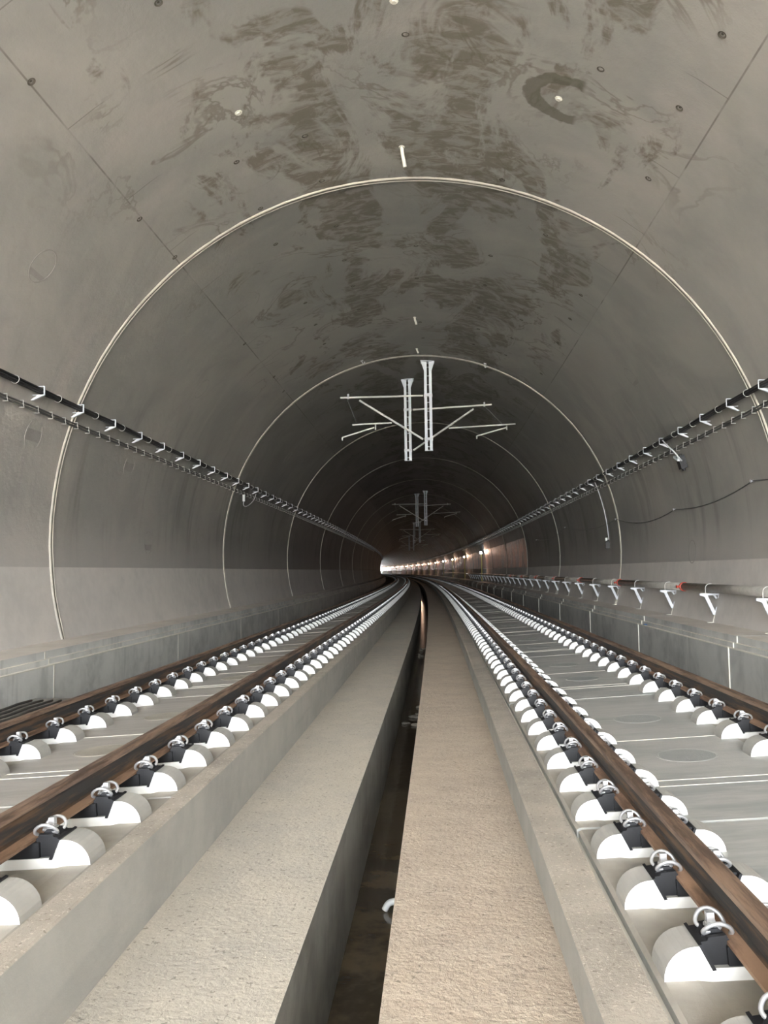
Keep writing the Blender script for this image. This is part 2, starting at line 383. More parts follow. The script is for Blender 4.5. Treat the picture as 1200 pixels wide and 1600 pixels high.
for s, a in ((11.04, 21.1), (11.05, -20.7), (9.5, 0.6)):
    mb = MB(); mb.disc((0, 0, -.03), .035, .03, 6); mb.disc((0, 0, -.012), .055, .012, 8)
    o = obj('pale_nut', mb.mesh('pale_nut', [M['mortar']]), ceiling); o.matrix_world = wallframe(s, radians(a)); o['label'] = 'pale anchor nut'
nl = ('long pale grout tube hanging from the crown, nearest of the three', 'small pale grout tube on the crown, middle of the three in depth', 'tiny pale grout tube on the crown just before the second ring joint')
for i, (s, L, r) in enumerate(((12.95, .33, .032), (22.0, .2, .028), (25.2, .14, .026))):
    mb = MB(); z = ZC+RT
    mb.tube(smoothpath([(0, 0, .02), (.008, .004, -L*.35), (.03, .01, -L*.7), (.045, .02, -L)], 3), r, 10)
    t = tag(empty('grout_tube', W(s, .02, z)), nl[i], 'tube')
    obj('tube', mb.mesh('tube', [M['mortar']], True), t)
    mb = MB(); mb.disc((0, 0, -.012), r*1.6, .014, 12); obj('collar', mb.mesh('collar', [M['mortar']]), t)
for s, a, side in ((25.54, -16, 'left'), (25.76, 20.2, 'right')):
    mb = MB(); mb.tube(smoothpath([(0, 0, .02), (0, 0, -.05), (.02, 0, -.11), (.06, 0, -.11), (.08, 0, -.06)], 3), .012, 6)
    t = tag(empty('ceiling_hook'), 'small steel hook on the vault %s of the crown near the first mast pair' % side, 'hook'); t.matrix_world = wallframe(s, radians(a))
    obj('hook', mb.mesh('hook', [M['galv']], True), t); mb = MB(); mb.box(-.05, .05, -.05, .05, -.012, .005); obj('plate', mb.mesh('plate', [M['galv']]), t)

# ------------------------------------------------------------------ floor, central drain
floor = structure(empty('floor'))
DL, DR_, ZW, ZD = -.188, .214, -.62, -1.40
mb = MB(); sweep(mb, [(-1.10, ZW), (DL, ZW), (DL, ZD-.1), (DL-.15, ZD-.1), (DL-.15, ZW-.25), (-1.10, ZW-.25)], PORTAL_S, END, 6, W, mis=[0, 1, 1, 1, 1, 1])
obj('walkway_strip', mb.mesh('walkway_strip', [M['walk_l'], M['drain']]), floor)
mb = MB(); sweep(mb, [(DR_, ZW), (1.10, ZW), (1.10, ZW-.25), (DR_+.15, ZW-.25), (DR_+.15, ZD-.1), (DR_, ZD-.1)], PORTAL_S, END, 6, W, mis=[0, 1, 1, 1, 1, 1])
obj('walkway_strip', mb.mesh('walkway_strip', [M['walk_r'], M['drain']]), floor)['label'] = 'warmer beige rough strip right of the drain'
mb = MB(); sweep(mb, [(DL-.1, ZD), (DR_+.1, ZD), (DR_+.1, ZD-.1), (DL-.1, ZD-.1)], PORTAL_S, END, 6, W)
obj('drain_bottom', mb.mesh('drain_bottom', [M['mud']]), floor)['label'] = 'wet brown bottom of the open drain'
for sg in (-1, 1):
    mb = MB(); sweep(mb, [(sg*3.3, -.86), (sg*6.3, -.86), (sg*6.3, -.95), (sg*3.3, -.95)], PORTAL_S, END, 6, W); obj('side_floor', mb.mesh('side_floor', [M['sidefloor']]), floor)
mb = MB(); sweep(mb, [(-3.6, -.57), (-5.12, -.57), (-5.12, -.86), (-3.6, -.86)], PORTAL_S, 11.3, 2, W); obj('side_floor_fill', mb.mesh('side_floor_fill', [M['sidefloor']]), floor)
mb = MB(); mb.add([(-200, -300, -.8), (200, -300, -.8), (200, PORTAL_S, -.8), (-200, PORTAL_S, -.8)], [(0, 1, 2, 3)])
structure(obj('ground', mb.mesh('ground', [M['gravel']])))

# ------------------------------------------------------------------ side benches
PR = [(6.12, .02), (5.23, .02), (5.23, -.09), (5.17, -.09), (5.17, -.165), (5.09, -.165), (5.09, -.87), (6.12, -.87)]
MI = [1, 0, 1, 0, 1, 0, 0, 0]
for side, sg, off in (('left', -1, 11.85), ('right', 1, 13.7)):
    bb = structure(empty('baseboard_'+side)); s = off-5.87*4; 
    mb = MB(); pr = [(sg*x, z) for x, z in PR]
    L = 5.87
    mb.extrude(pr, .012, L-.012, 0)
    for i in range(len(pr)):
        mb.mi[i] = MI[i]
    # pale dust lip along the front edge, lumpy
    rnd = random.Random(3)
    pts = [(sg*5.094, .012+(L-.024)*i/60, -.163) for i in range(61)]
    mb.tube(pts, [.009+.006*rnd.random() for _ in pts], 5, 2)
    pts = [(sg*5.174, .012+(L-.024)*i/60, -.089) for i in range(61)]
    mb.tube(pts, [.003+.006*rnd.random()**2 for _ in pts], 5, 2)
    me = mb.mesh('bench_segment', [M['bench'], M['dust'], M['mortar']])
    fm = MB(); fm.extrude([(sg*(x-.009 if i in (1, 2, 3, 4, 5, 6) else x-.01), z+(-.01 if i in (0, 1) else .0)) for i, (x, z) in enumerate(PR)], -.013, .013, 0)
    fme = fm.mesh('joint_fill', [M['mortar']])
    while s < 300:
        if s+L > PORTAL_S:
            th = s/R; obj('bench_segment', me, bb, W(s, 0, 0), (0, 0, th)); obj('joint_fill', fme, bb, W(s, 0, 0), (0, 0, th))
        s += L

# ------------------------------------------------------------------ slab track
PITCH, PAN = .65, 4.55
def block_profile():
    p = [(-.33, -.315), (-.33, -.285)]
    for i in range(1, 9):
        a = pi-(pi/2)*i/8; p.append((-.205+.125*cos(a), -.285+.118*sin(a)))
    p += [(-.183, -.167), (-.150, -.245)]
    return p+[(-x, z) for x, z in reversed(p)]
def block_mb(mb, x, y, mi=0, fmi=1): mb.extrude([(x+px, pz) for px, pz in block_profile()], y, y+.18, mi, fmi); return mb
def slab_mb(side, blocks):
    mb = MB(); hw = 1.10
    g = .7525
    prof = [(-hw, -.40), (-hw, -.295), (-hw+.02, -.285), (-g-.21, -.285), (-g-.16, -.292), (-g+.16, -.292), (-g+.21, -.285),
            (g-.21, -.285), (g-.16, -.292), (g+.16, -.292), (g+.21, -.285), (hw-.02, -.285), (hw, -.295), (hw, -.40)]
    mb.extrude(prof, .018, PAN-.018, 0)
    for i in (1, 2, 3, 4, 5, 7, 8, 9, 10, 11): mb.mi[i] = 4
    for y0 in (.78, .93): mb.box(-.42, .42, y0, y0+.009, -.286, -.2825, 2)
    for y0 in (2.25,): mb.box(-.48, .45, y0, y0+.010, -.286, -.2825, 2)
    if blocks:
        for k in range(7):
            for x in (-g, g): block_mb(mb, x, .15+k*PITCH, 3, 1)
    return mb
bed = {}
for tr, (xc, z0) in TRACKS.items():
    t = tag(empty('track_bed', (0, 0, 0)), 'concrete slab track bed under the %s track, with cast shoulder humps' % tr, 'track bed'); bed[tr] = t
    sm = M['slab'] if tr == 'right' else M['slab_l']
    inner = 1 if tr == 'left' else -1
    e_in, e_out = (1.249, -1.32) if tr == 'left' else (-1.325, 1.30)
    # plinth carrying the panels
    def fn(s, x, z, tr=tr): return TW(tr, s, x, z) if z > -.5 else W(s, TRACKS[tr][0]+x*(1 if abs(x) > 2 else .997), -.90)
    a, b_ = min(e_in, e_out), max(e_in, e_out)
    mb = MB(); sweep(mb, [(a, -.9), (a, -.29), (a+.015, -.283), (-1.115, -.283), (-1.112, -.34), (1.112, -.34), (1.115, -.283), (b_-.015, -.283), (b_, -.29), (b_, -.9)], PORTAL_S, END, 5, fn,
              mis=[0, 1, 1, 1, 2, 1, 1, 1, 0, 0])
    obj('plinth', mb.mesh('plinth', [M['bed'], M['rim'], M['mortar']]), t)
    full = slab_mb(tr, True).mesh('slab_panel', [sm, M['face'], M['mortar'], M['block'], M['trough']])
    bare = slab_mb(tr, False).mesh('slab_panel', [sm, M['face'], M['mortar'], M['block'], M['trough']])
    bm_ = block_mb(MB(), 0, 0).mesh('shoulder_block', [M['block'], M['face']])
    mb = MB(); nn = 26
    ring = []
    for (rr, z) in ((.222, -.286), (.220, -.2835), (.212, -.2865), (.205, -.2835)): ring += [(rr*cos(2*pi*j/nn), rr*sin(2*pi*j/nn), z) for j in range(nn)]
    mb.add(ring, [(q*nn+j, q*nn+(j+1) % nn, (q+1)*nn+(j+1) % nn, (q+1)*nn+j) for q in range(3) for j in range(nn)])
    mb.f.append(tuple(3*nn+j for j in range(nn))); mb.mi.append(0)
    plug = mb.mesh('grout_plug', [M['grout'] if tr == 'left' else concrete((.36, .37, .35), (.28, .29, .28), (.42, .42, .4), fine=60, bumpd=.004)])
    k = -1
    while True:
        s = 5.0+PAN*k
        if s > END-6: break
        near = .4 < s < 34
        o = obj('slab_panel', bare if near else full, t, TW(tr, s, 0, 0), (0, -math.atan(CT), s/R))
        if near:
            for i in range(7):
                for x in (-.7525, .7525): obj('shoulder_block', bm_, o, (x, .15+i*PITCH, 0))
            for y in (1.62, 3.2): obj('grout_plug', plug, o, (0, y, 0))
        k += 1

# ------------------------------------------------------------------ rails and fastenings
half = [(.0, 0), (.022, -.0005), (.032, -.004), (.036, -.014), (.0365, -.036), (.030, -.042), (.012, -.050), (.0085, -.062), (.0083, -.115), (.011, -.135), (.026, -.146), (.074, -.160), (.075, -.172)]
prof = [(-x, z) for x, z in half[::-1][:-1]]+half
nP = len(prof)
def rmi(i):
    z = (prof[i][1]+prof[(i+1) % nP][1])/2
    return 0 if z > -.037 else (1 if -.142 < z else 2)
plate_prof = [(.076, -.243), (.070, -.160), (.085, -.150), (.112, -.152), (.182, -.160), (.148, -.243)]
def plate_mb(sg):
    mb = MB(); mb.extrude([(sg*x, z) for x, z in plate_prof], -.072, .072)
    mb.extrude([(sg*x, z) for x, z in ((.138, -.250), (.182, -.157), (.194, -.160), (.152, -.252))], -.098, .094)
    mb.extrude([(sg*x, z) for x, z in ((.074, -.158), (.100, -.132), (.150, -.134), (.165, -.158))], -.030, .030)
    mb.extrude([(sg*x, z) for x, z in ((-.0, -.242), (.09, -.242), (.09, -.174), (.0, -.174))], -.09, .09)
    for yy in (-.072, .05): mb.extrude([(sg*x, z) for x, z in ((.080, -.152), (.084, -.140), (.150, -.146), (.156, -.158))], yy, yy+.022)
    return mb
def clip_path(sg):
    h = [(.058, .030, -.004), (.056, .052, .010), (.070, .068, .034), (.104, .074, .050), (.140, .068, .042), (.160, .050, .018), (.152, .030, .002), (.122, .021, .006), (.096, .017, .010)]
    p = [(sg*x, -y, z-.148) for x, y, z in h]+[(sg*.084, 0, -.136)]+[(sg*x, y, z-.148) for x, y, z in h[::-1]]
    return smoothpath(p, 3)
def clip_mb(sg, n=7): return MB().tube(clip_path(sg), .0082, n)
def screw_mb(sg):
    mb = MB(); mb.disc((sg*.118, 0, -.130), .027, .006, 12); mb.disc((sg*.118, 0, -.124), .020, .010, 8)
    mb.box(sg*.118-.014, sg*.118+.014, -.014, .014, -.116, -.082); mb.disc((sg*.118, 0, -.18), .011, .05, 8); return mb
FM = {}
for sg in (-1, 1):
    FM[sg] = (plate_mb(sg).mesh('fastening_plate', [M['plastic']]), clip_mb(sg).mesh('spring_clip', [M['clipsteel']], True), screw_mb(sg).mesh('sleeper_screw', [M['clipsteel']]))
    c = plate_mb(sg); k0 = len(c.f)
    c2 = MB().tube(clip_path(sg)[::3], .009, 4); c.add(c2.v, c2.f, 1); c.box(sg*.118-.014, sg*.118+.014, -.014, .014, -.13, -.084, 1)
    FM[sg] += (c.mesh('fastening', [M['plastic'], M['clipsteel']]), c)
rail_lab = {('left', -1): 'rusty steel rail nearest the left bench', ('left', 1): 'rusty steel rail left of the central drain, beside the left plinth edge',
            ('right', -1): 'rusty steel rail right of the central drain, beside the right plinth edge', ('right', 1): 'rusty steel rail nearest the right bench and pipe'}
for tr in ('left', 'right'):
    for gs in (-1, 1):
        g = gs*.7525
        t = tag(empty('rail'), rail_lab[(tr, gs)], 'rail', 'running rails of the two tracks')
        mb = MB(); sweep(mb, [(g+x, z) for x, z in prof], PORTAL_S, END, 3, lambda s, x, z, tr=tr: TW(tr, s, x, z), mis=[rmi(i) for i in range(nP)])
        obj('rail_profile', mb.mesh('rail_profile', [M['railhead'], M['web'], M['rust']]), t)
        stuff = MB(); k = -1
        while True:
            sp = 5.0+PAN*k; k += 1
            if sp > 290: break
            for i in range(7):
                s = sp+.15+i*PITCH+.09
                if s < 1.5: continue
                rot = (0, -math.atan(CT), s/R); loc = TW(tr, s, g, 0)
                for sg in (-1, 1):
                    if s < 16:
                        p = obj('fastening_plate', FM[sg][0], t, loc, rot); obj('spring_clip', FM[sg][1], p); obj('sleeper_screw', FM[sg][2], p)
                    elif s < 75: obj('fastening', FM[sg][3], t, loc, rot)
                    elif s < 150 or i % 2 == 0:
                        b = MB(); b.box(sg*.12-.05, sg*.12+.05, -.07, .07, -.21, -.14, 0); b.tube([(sg*.12, -.08, -.15), (sg*.12, -.04, -.085), (sg*.12, .04, -.085), (sg*.12, .08, -.15)], .012, 4, 1)
                        for q in range(len(b.v)):
                            x, y, z = b.v[q]; b.v[q] = tuple(TW(tr, s+y, g+x, z))
                        o = len(stuff.v); stuff.v += b.v; stuff.f += [tuple(j+o for j in f) for f in b.f]; stuff.mi += b.mi
        o = obj('distant_fastenings', stuff.mesh('distant_fastenings', [M['plastic'], M['clipsteel']]), t); o['kind'] = 'stuff'

# ------------------------------------------------------------------ cable runs on both walls
def angz(z): return math.acos((z-ZC)/RT)
for side, sg, s00 in (('left', -1, 12.5), ('right', 1, 14.8)):
    zU, zLo = 3.99, 3.74
    aU = angz(zU); aL = angz(zLo)
    XU = RT*sin(aU)-.12; XL = RT*sin(aL)-.05
    t = tag(empty('cable_bundle', (0, 0, 0)), 'thick black cable bundle clamped along the %s wall' % side, 'cable', 'upper black cable bundles')
    rnd = random.Random(5)
    for j, (dx, dz, r) in enumerate(((0, .035, .024), (.035, -.005, .024), (-.02, -.012, .024))):
        pts = [W(s, sg*(XU+dx), zU+dz+.006*sin(s*1.3+j)) for s in [PORTAL_S+1+.7*i for i in range(int((330)/.7))]]
        obj('cable', MB().tube(pts, r, 6).mesh('cable', [M['cable']], True), t)
    br = MB()
    wx = RT*sin(aU)
    X0 = lambda x: sg*x
    br.box(min(sg*(XU-.055), sg*(XU+.16)), max(sg*(XU-.055), sg*(XU+.16)), -.012, .012, zU-.062, zU-.050)
    br.box(min(sg*(XU-.060), sg*(XU-.042)), max(sg*(XU-.060), sg*(XU-.050)), -.010, .010, zU-.06, zU+.082)
    br.box(min(sg*(XU-.055), sg*(XU+.06)), max(sg*(XU-.055), sg*(XU+.06)), -.016, .016, zU+.074, zU+.086)
    br.extrude([(sg*(XU-.05), zU-.06), (sg*(XU+.05), zU-.06), (sg*(XU+.165), zU-.135), (sg*(XU+.13), zU-.14), (sg*(XU+.0), zU-.085)], -.022, .022)
    bme = br.mesh('cable_bracket', [M['zinc']])
    tie = MB(); ring = [(sg*(XU+.004+.066*cos(q*pi/5)), 0, zU+.008+.062*sin(q*pi/5)) for q in range(11)]; tie.tube(ring, .005, 4, cap=False); tme = tie.mesh('cable_tie', [M['strap']])
    s = s00-1.455*9; i = 0
    while s < 215:
        if s > PORTAL_S+1.5:
            obj('cable_bracket', bme, t, W(s, 0, 0), (0, 0, s/R))
            if s < 60: obj('cable_tie', tme, t, W(s+.45+.2*rnd.random(), 0, 0), (0, 0, s/R))
        s += 1.455
    t = tag(empty('cable_duct', (0, 0, 0)), 'thin twin cable run with pale ties below the bundle on the %s wall' % side, 'cable', 'lower twin cable runs')
    for dz, r in ((.028, .014), (-.022, .018)):
        pts = [W(s, sg*XL, zLo+dz+.004*sin(s*2.1)) for s in [PORTAL_S+1+.7*i for i in range(int(300/.7))]]
        obj('cable', MB().tube(pts, r, 6).mesh('cable', [M['duct']], True), t)
    hk = MB(); hk.tube([(sg*(XL+.05), 0, zLo+.055), (sg*(XL-.026), 0, zLo+.055), (sg*(XL-.026), 0, zLo+.0), (sg*(XL-.030), .02, zLo-.05), (sg*(XL+.05), .02, zLo-.05)], .006, 4)
    hme = hk.mesh('cable_tie', [M['strap']]); s = 12.2-.485*30
    while s < 110:
        obj('cable_tie', hme, t, W(s, 0, 0), (0, 0, s/R)); s += .485

# drops from the cable runs
def wpt(s, a, off=.03): return arcpt(s, radians(a), RT-off)
t = tag(empty('cable_drop'), 'thin conduit running down the right wall to a small socket box', 'cable')
obj('conduit', MB().tube([wpt(27.5+.003*i, 69+18*i/12, .035) for i in range(13)], .017, 6).mesh('conduit', [M['galv']], True), t)
mb = MB(); mb.box(-.07, .07, -.05, .05, -.22, .0); mb.disc((0, 0, .0), .045, .05, 8); obj('socket_box', mb.mesh('socket_box', [M['plastic']]), t, wpt(27.6, 87.6, .07)); 
mb = MB(); mb.box(-.035, .035, -.03, .03, 0, .10); obj('cap', mb.mesh('cap', [M['white']]), t, wpt(27.6, 87.3, .10))
t = tag(empty('lamp_box'), 'black lamp box with a looped cable hanging on right wall below the bundle', 'lamp')
obj('loop_cable', MB().tube(smoothpath([wpt(18.9, 68.2, .16), wpt(18.5, 69.5, .25), wpt(18.2, 71.5, .25), wpt(18.15, 73.3, .2), wpt(18.3, 73.8, .12)], 5), .016, 6).mesh('loop_cable', [M['galv']], True), t)
mb = MB(); mb.box(-.07, .07, -.10, .10, -.26, .02); mb.disc((0, 0, .02), .05, .04, 10); mb.disc((0, 0, -.31), .035, .05, 10)
obj('box', mb.mesh('box', [M['plastic']]), t, wpt(18.35, 72.9, .12), (0, radians(-15), 0))
mb = MB(); mb.box(-.03, .03, -.16, .16, -.02, .03); obj('clamp', mb.mesh('clamp', [M['zinc']]), t, wpt(18.35, 73.0, .20), (radians(20), 0, 0))
t = tag(empty('hanging_loop'), 'thin cable loop with white end hanging from the left cable bundle', 'cable')
obj('loop_cable', MB().tube(smoothpath([wpt(28.6, -69.5, .12), wpt(28.2, -72, .2), wpt(27.6, -74.2, .2), wpt(27.2, -74.4, .16), wpt(27.2, -72.5, .12)], 5), .014, 6).mesh('loop_cable', [M['galv']], True), t)
mb = MB(); mb.disc((0, 0, 0), .045, .22, 10); obj('end_cap', mb.mesh('end_cap', [M['white']]), t, wpt(27.2, -73.2, .13))
t = tag(empty('sagging_wire'), 'thin grey wire sagging between pins along the right wall', 'wire')
pins = [(3.0, 2.75), (9.1, 2.70), (15.11, 2.65), (19.99, 2.50), (26.13, 2.65), (35.56, 2.88), (45.0, 2.7)]
pts = []
for i in range(len(pins)-1):
    (sa, za), (sb, zb) = pins[i], pins[i+1]
    for j in range(10):
        q = j/10; z = za+(zb-za)*q-(.85 if i > 2 else .55)*q*(1-q); pts.append(arcpt(sa+(sb-sa)*q, angz(z), RT-.025))
pts.append(arcpt(45, angz(2.7), RT-.025))
obj('wire', MB().tube(pts, .011, 5).mesh('wire', [M['duct']], True), t)
for s, z in pins:
    mb = MB(); mb.disc((0, 0, -.06), .016, .08, 8); mb.disc((0, 0, -.065), .03, .01, 8); o = obj('pin', mb.mesh('pin', [M['galv']]), t); o.matrix_world = wallframe(s, angz(z))

# ------------------------------------------------------------------ water pipe on brackets
t = tag(empty('water_pipe'), 'grey weathered water pipe running along the right wall above the bench', 'pipe')
PX, PZ, PRr = 5.93, .70, .086
joints = [6.4, 12.6, 18.8, 25.1, 31.4, 37.7, 44, 50.3, 56.6]
s_prev = PORTAL_S+1
for j in joints+[160]:
    n_ = max(2, int((j-s_prev)/3)); obj('pipe_length', MB().tube([W(s_prev+(j-s_prev)*i/n_, PX, PZ) for i in range(n_+1)], PRr, 16).mesh('pipe_length', [M['pipe']], True), t)
    s_prev = j
for j in joints:
    c = MB().tube([(0, -.045, 0), (0, -.04, 0), (0, .04, 0), (0, .045, 0)], [.088, .102, .102, .088], 14).mesh('coupling', [M['red']])
    o = obj('coupling', c, t, W(j, PX, PZ), (0, 0, j/R)); o['label'] = 'red coupling'
    mb = MB(); mb.tube([(-.09, 0, 0), (-.15, 0, .01)], .018, 6); mb.box(-.165, -.145, -.05, .05, -.03, .03); obj('tap', mb.mesh('tap', [M['red']]), o)
def wallX(z): return sqrt(RT*RT-(z-ZC)**2)
arm = MB(); arm.extrude([(5.72, .598), (wallX(.6)+.02, .598), (wallX(.56)+.02, .560), (5.72, .560)], -.025, .025)
arm.extrude([(5.72, .56), (5.86, .56), (5.90, .545), (5.82, .53)], -.025, .025)
dia = MB(); dia.extrude([(5.80, .562), (5.87, .562), (wallX(.22)-.005, .235), (wallX(.22)-.02, .17), (wallX(.22)-.05, .175)], -.022, .022)
dia2 = MB(); dia2.extrude([(wallX(.5)-.10, .56), (wallX(.5)-.06, .562), (wallX(.5)-.02, .50), (wallX(.5)-.05, .49)], -.018, .018)
post = MB(); post.extrude([(wallX(.6)+.02, .62), (wallX(.6)-.012, .62), (wallX(.5)-.012, .50), (wallX(.5)+.02, .50)], -.025, .025)
post.extrude([(wallX(.33)+.01, .33), (wallX(.33)-.012, .33), (wallX(.18)-.014, .17), (wallX(.18)+.02, .17)], -.022, .022)
post.extrude([(wallX(.18), .17), (wallX(.18)-.012, .17), (wallX(.03)-.012, .022), (wallX(.03)+.01, .022)], -.012, .012, 1); post.disc((wallX(.03)-.05, 0, .02), .07, .012, 10, 1)
strap = MB(); strap.tube([(PX+(PRr+.006)*cos(pi*q/10), 0, PZ+(PRr+.006)*sin(pi*q/10)) for q in range(11)], .008, 5)
strap.tube([(PX-PRr-.006, 0, PZ), (PX-PRr-.006, 0, .52)], .008, 5); strap.tube([(PX+PRr+.006, 0, PZ), (PX+PRr+.006, 0, .52)], .008, 5)
bparts = [('arm', arm.mesh('arm', [M['zinc']])), ('brace', dia.mesh('brace', [M['zinc']])), ('gusset', dia2.mesh('gusset', [M['zinc']])), ('wall_bar', post.mesh('wall_bar', [M['zinc'], M['mortar']])), ('pipe_strap', strap.mesh('pipe_strap', [M['alu']], True))]
ORD = ['first', 'second', 'third', 'fourth', 'fifth', 'sixth', 'seventh', 'eighth', 'ninth', 'tenth', 'eleventh', 'twelfth', 'thirteenth', 'fourteenth', 'fifteenth', 'sixteenth', 'seventeenth', 'eighteenth', 'nineteenth', 'twentieth']
ORD += ['twenty-'+w for w in ORD[:9]]+['thirtieth']
for k in range(0, 30):
    s = 14.15+2.92*k
    if k == 0: lab = 'galvanised pipe bracket at the right edge of the photo, the largest one'
    else: lab = 'galvanised pipe bracket under the water pipe, %s from the right edge of the photo' % ORD[k]
    o = tag(empty('pipe_bracket', W(s, 0, 0)), lab, 'bracket', 'brackets under the water pipe')
    o.rotation_euler = (0, 0, s/R)
    for nm, me in bparts: obj(nm, me, o)

# ------------------------------------------------------------------ catenary masts hanging from the crown
def mast(s, X, ztop, zbot, d, label, armsd):
    """d = -1: cantilever reaches left, +1: right."""
    t = tag(empty('catenary_mast', W(s, X, ztop)), label, 'mast'); t.rotation_euler = (0, 0, s/R)
    L = ztop-zbot
    mb = MB(); mb.box(-.24, .24, -.20, .20, -.02, .10); obj('ceiling_plate', mb.mesh('ceiling_plate', [M['zinc']]), t)
    for sx in (-1, 1):
        mb = MB(); mb.extrude([(sx*.22, -.02), (sx*.10, -.02), (sx*.10, -.36)], -.012, .012); mb.extrude([(sx*.22, -.02), (sx*.10, -.02), (sx*.10, -.30)], -.13, -.106); obj('gusset', mb.mesh('gusset', [M['zinc']]), t)
        mb = MB(); p = [(.045, -.075), (.13, -.075), (.13, .075), (.045, .075), (.045, .062), (.118, .062), (.118, -.062), (.045, -.062)]
        n = len(p); a = [(sx*x, y, -.02) for x, y in p]+[(sx*x, y, -L) for x, y in p]
        # channel section: web plus two flanges
        for (x0, x1, y0, y1) in ((.035, .050, -.075, .075), (.05, .125, -.075, -.062), (.05, .125, .062, .075)): mb.box(min(sx*x0, sx*x1), max(sx*x0, sx*x1), y0, y1, -L, -.02)
        obj('channel', mb.mesh('channel', [M['zinc']]), t)
    mb = MB(); mb.box(-.05, .05, -.078, -.07, -.012, .012); bat = mb.mesh('batten', [M['zinc']])
    nb = int(L/.29)
    for i in range(nb): obj('batten', bat, t, (0, 0, -.2-i*.29))
    mb = MB(); mb.box(-.135, .135, -.085, .085, -L-.01, -L+.01); obj('end_plate', mb.mesh('end_plate', [M['zinc']]), t)
    def tb(name, p0, p1, r, m='alu', y0=-.0, y1=-.0, parent=t):
        P0 = (p0[0]-X, y0, p0[1]-ztop); P1 = (p1[0]-X, y1, p1[1]-ztop)
        return obj(name, MB().tube([P0, P1], r, 8).mesh(name, [M[m]]), parent)
    for nm, p0, p1, r in armsd: 
        o = tb(nm, p0, p1, r, 'duct' if nm == 'dropper' else 'alu')
        if nm in ('top_tube', 'diagonal_tube'):
            q = Vector(p0)+(Vector(p1)-Vector(p0)).normalized()*.0
            e = Vector(p0)+(Vector(p1)-Vector(p0)).normalized()*.38
            io = obj('insulator', MB().tube([(p0[0]-X, 0, p0[1]-ztop)]+[(p0[0]-X+(e[0]-p0[0])*k/8, 0, p0[1]-ztop+(e[1]-p0[1])*k/8) for k in range(1, 9)], [.02]+[.028 if k % 2 else .031 for k in range(1, 9)], 8).mesh('insulator', [M['insul']]), t)
            mb = MB(); mb.box(-.14, .14, -.10, -.075, -.035, .035); mb.box(-.14, .14, .075, .10, -.035, .035); mb.box(-.03, .03, -.03, .03, -.03, .03); obj('hinge', mb.mesh('hinge', [M['galv']]), t, (0, 0, p0[1]-ztop))
        if nm == 'top_tube':
            k = p1[0]-.14*(1 if p1[0] > p0[0] else -1); mb = MB(); mb.box(-.03, .03, -.04, .04, -.05, .11); obj('saddle_clamp', mb.mesh('saddle_clamp', [M['galv']]), t, (k-X-.12*(1 if p1[0] > p0[0] else -1), 0, p0[1]-ztop+(p1[1]-p0[1])*.85))
        if nm == 'steady_arm':
            mb = MB(); mb.box(-.02, .02, -.03, .03, -.10, .0); obj('wire_clamp', mb.mesh('wire_clamp', [M['alu']]), t, (p1[0]-X, 0, p1[1]-ztop))
    return t
armA = [('top_tube', (.18, 6.81), (-2.526, 6.803), .032), ('diagonal_tube', (.16, 5.375), (-1.90, 6.70), .034), ('registration_tube', (-.85, 5.94), (-2.14, 5.90), .028),
        ('steady_arm', (-1.42, 5.80), (-2.47, 5.49), .026), ('dropper', (-2.30, 6.75), (-1.98, 5.90), .010), ('support_strut', (-1.38, 5.94), (-1.38, 5.72), .022)]
armB = [('top_tube', (-.205, 6.84), (2.59, 6.96), .032), ('diagonal_tube', (-.205, 5.384), (1.95, 6.82), .034), ('registration_tube', (1.06, 6.15), (3.41, 6.25), .028),
        ('steady_arm', (3.10, 6.13), (2.04, 5.85), .026), ('dropper', (2.36, 6.88), (2.95, 6.25), .010), ('support_strut', (3.10, 6.24), (3.10, 6.04), .022)]
names = ['nearest pair', 'second pair down the tunnel', 'faint third pair', 'tiny fourth pair']
for k, ds in enumerate((0, 44.1, 88, 132)):
    ztopR = ZC+sqrt(RT*RT-.34**2); ztopL = ZC+sqrt(RT*RT-.40**2)
    mast(26.8+ds, .345, ztopR, 5.0, -1, 'right galvanised mast of the %s, its arm reaching left' % names[k], armA)
    mast(29.3+ds, -.39, ztopL, 5.02, 1, 'left galvanised mast of the %s, its arm reaching right' % names[k], armB)

# ------------------------------------------------------------------ far lamps on the right wall
for k in range(15):
    s = 81.5+25.0*k; warm = k not in (0, 3)
    t = tag(empty('wall_lamp', W(s, 6.0, .02)), ('bluish white wall lamp over a light-streak post, nearest of the lamp row' if k == 0 else ('small lit lamp over a light-streak post along the far right wall, %s of the row' % ORD[k] if k < 20 else '')), 'lamp', 'row of lamps on the far right wall')
    t.rotation_euler = (0, 0, s/R)
    zl = 2.76
    obj('lamp_streak_pole', MB().tube([(-.15, 0, 0), (-.15, 0, zl-.1)], .05, 8).mesh('lamp_streak_pole', [M['yellow']]), t)  # pole added to stand in for the lamp's vertical light streak
    mb = MB(); mb.box(-.2, .15, -.05, .05, zl-.10, zl-.06); obj('arm', mb.mesh('arm', [M['galv']]), t)
    b = MB(); b.tube([(-.22, 0, zl-.09), (-.22, 0, zl-.02), (-.22, 0, zl+.08), (-.22, 0, zl+.14)], [.05, .11, .11, .05], 10)
    obj('lamp_globe', b.mesh('lamp_globe', [M['bulb_warm' if warm else 'bulb_cool']]), t)
    ld = bpy.data.lights.new('lamp_light', 'SPOT'); ld.energy = 60 if k == 0 else 26*(1+.4*k); ld.color = (1, .60, .42); ld.shadow_soft_size = .12; ld.spot_size = radians(80); ld.spot_blend = .7
    lo = bpy.data.objects.new('lamp_light', ld); COL.objects.link(lo); lo.parent = t; lo.location = (-.45, 0, zl+.03); lo.rotation_euler = (radians(-78), 0, radians(12))

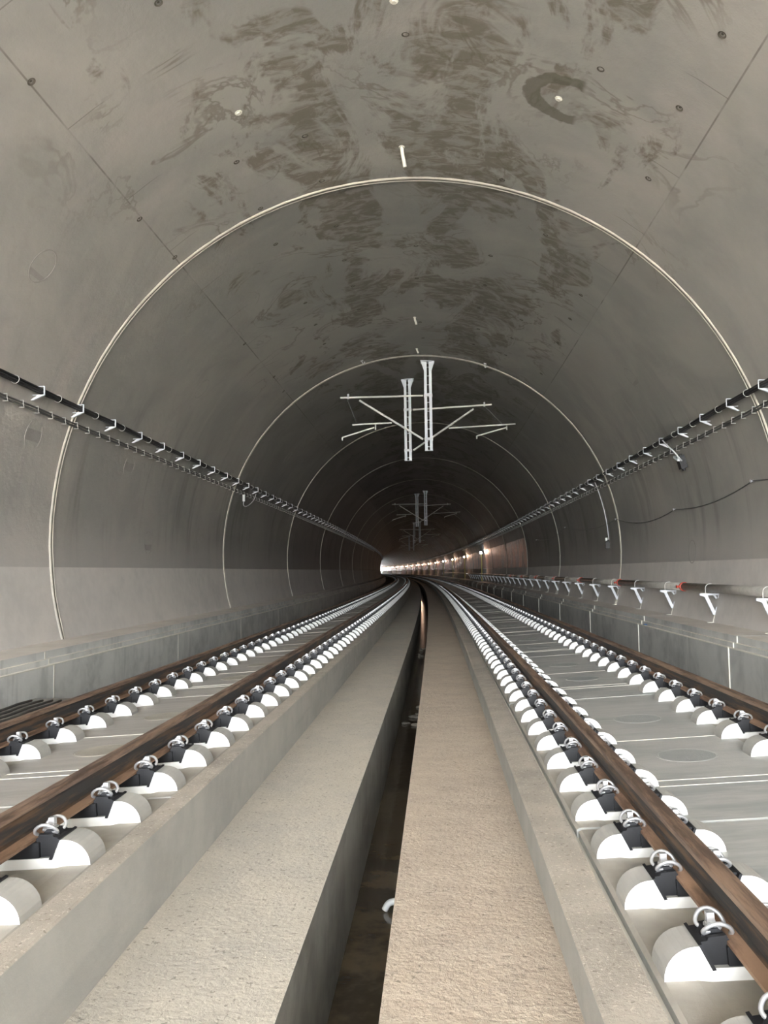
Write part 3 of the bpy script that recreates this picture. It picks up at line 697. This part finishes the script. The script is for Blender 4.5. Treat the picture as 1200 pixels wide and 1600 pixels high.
# ------------------------------------------------------------------ loose items
t = tag(empty('cloth_scrap', W(19.1, 5.13, -.165)), 'small crumpled blue cloth on the right bench ledge', 'cloth')
mb = MB(); rnd = random.Random(2); g = 7
vs = [(-.035+.07*i/(g-1), -.10+.2*j/(g-1), .012+.03*rnd.random()*(1 if 0 < i < g-1 and 0 < j < g-1 else .2)) for i in range(g) for j in range(g)]
vs += [(x, y, 0.0) for x, y, z in vs]
fs = [(i*g+j, (i+1)*g+j, (i+1)*g+j+1, i*g+j+1) for i in range(g-1) for j in range(g-1)]; fs += [tuple(q+g*g for q in f[::-1]) for f in fs]
mb.add(vs, fs); obj('cloth', mb.mesh('cloth', [M['blue']]), t)
t = tag(empty('pipe_stub', W(6.36, .16, -1.36)), 'short white plastic pipe stub in the wet drain by its right side', 'pipe')
obj('tube', MB().tube(smoothpath([(.06, 0, .03), (-.02, 0, .035), (-.09, 0, .02), (-.125, 0, -.03)], 4), .024, 10).mesh('tube', [M['white']], True), t)
obj('rim', MB().tube([(.03, 0, .032), (.045, 0, .032)], .032, 10).mesh('rim', [M['white']]), t)
def stone_mesh(seed):
    r = random.Random(seed); mb = MB(); vs = []; n = 7
    for i, (z, rr) in enumerate(((0, .7), (.35, 1.), (.75, .8), (1., .35))):
        vs += [(rr*r.uniform(.75, 1.15)*cos(2*pi*j/n), rr*r.uniform(.75, 1.15)*sin(2*pi*j/n), z*r.uniform(.8, 1)) for j in range(n)]
    fs = [(q*n+j, q*n+(j+1) % n, (q+1)*n+(j+1) % n, (q+1)*n+j) for q in range(3) for j in range(n)]+[tuple(range(n-1, -1, -1)), tuple(3*n+j for j in range(n))]
    return mb.add(vs, fs).mesh('stone', [M['stone']])
smes = [stone_mesh(i) for i in range(4)]; rnd = random.Random(11)
for i in range(16):
    c = 0 if i < 9 else 1
    s = (13.6+rnd.random()*2.0) if c == 0 else (24.5+rnd.random()*2.5); x = DL+.09+rnd.random()*.22; r = rnd.uniform(.03, .065)
    o = obj('stone', smes[i % 4], None, W(s, x, ZD-.004), (0, 0, rnd.random()*6)); o.scale = (r*1.4, r, r*.9)
    tag(o, 'grey brown stone in the %s heap of rubble lying in the drain' % ('nearer' if c == 0 else 'farther'), 'stone', 'stones of the %s rubble heap in the drain' % ('nearer' if c == 0 else 'farther'))
for i in range(4):
    pts = [W(2.0+.3*j, -5.0+.14*i+.022*sin(j*1.9+i), -.553) for j in range(31)]
    o = obj('steel_rod', MB().tube(pts, .017, 6).mesh('steel_rod', [M['rod']], True))
    tag(o, 'dark wavy steel rod on the side floor, %s' % ('closest to the left bench', 'second out from the left bench', 'third out from the left bench', 'closest to the outer left rail')[i], 'rod', 'rods between left bench and left rail')
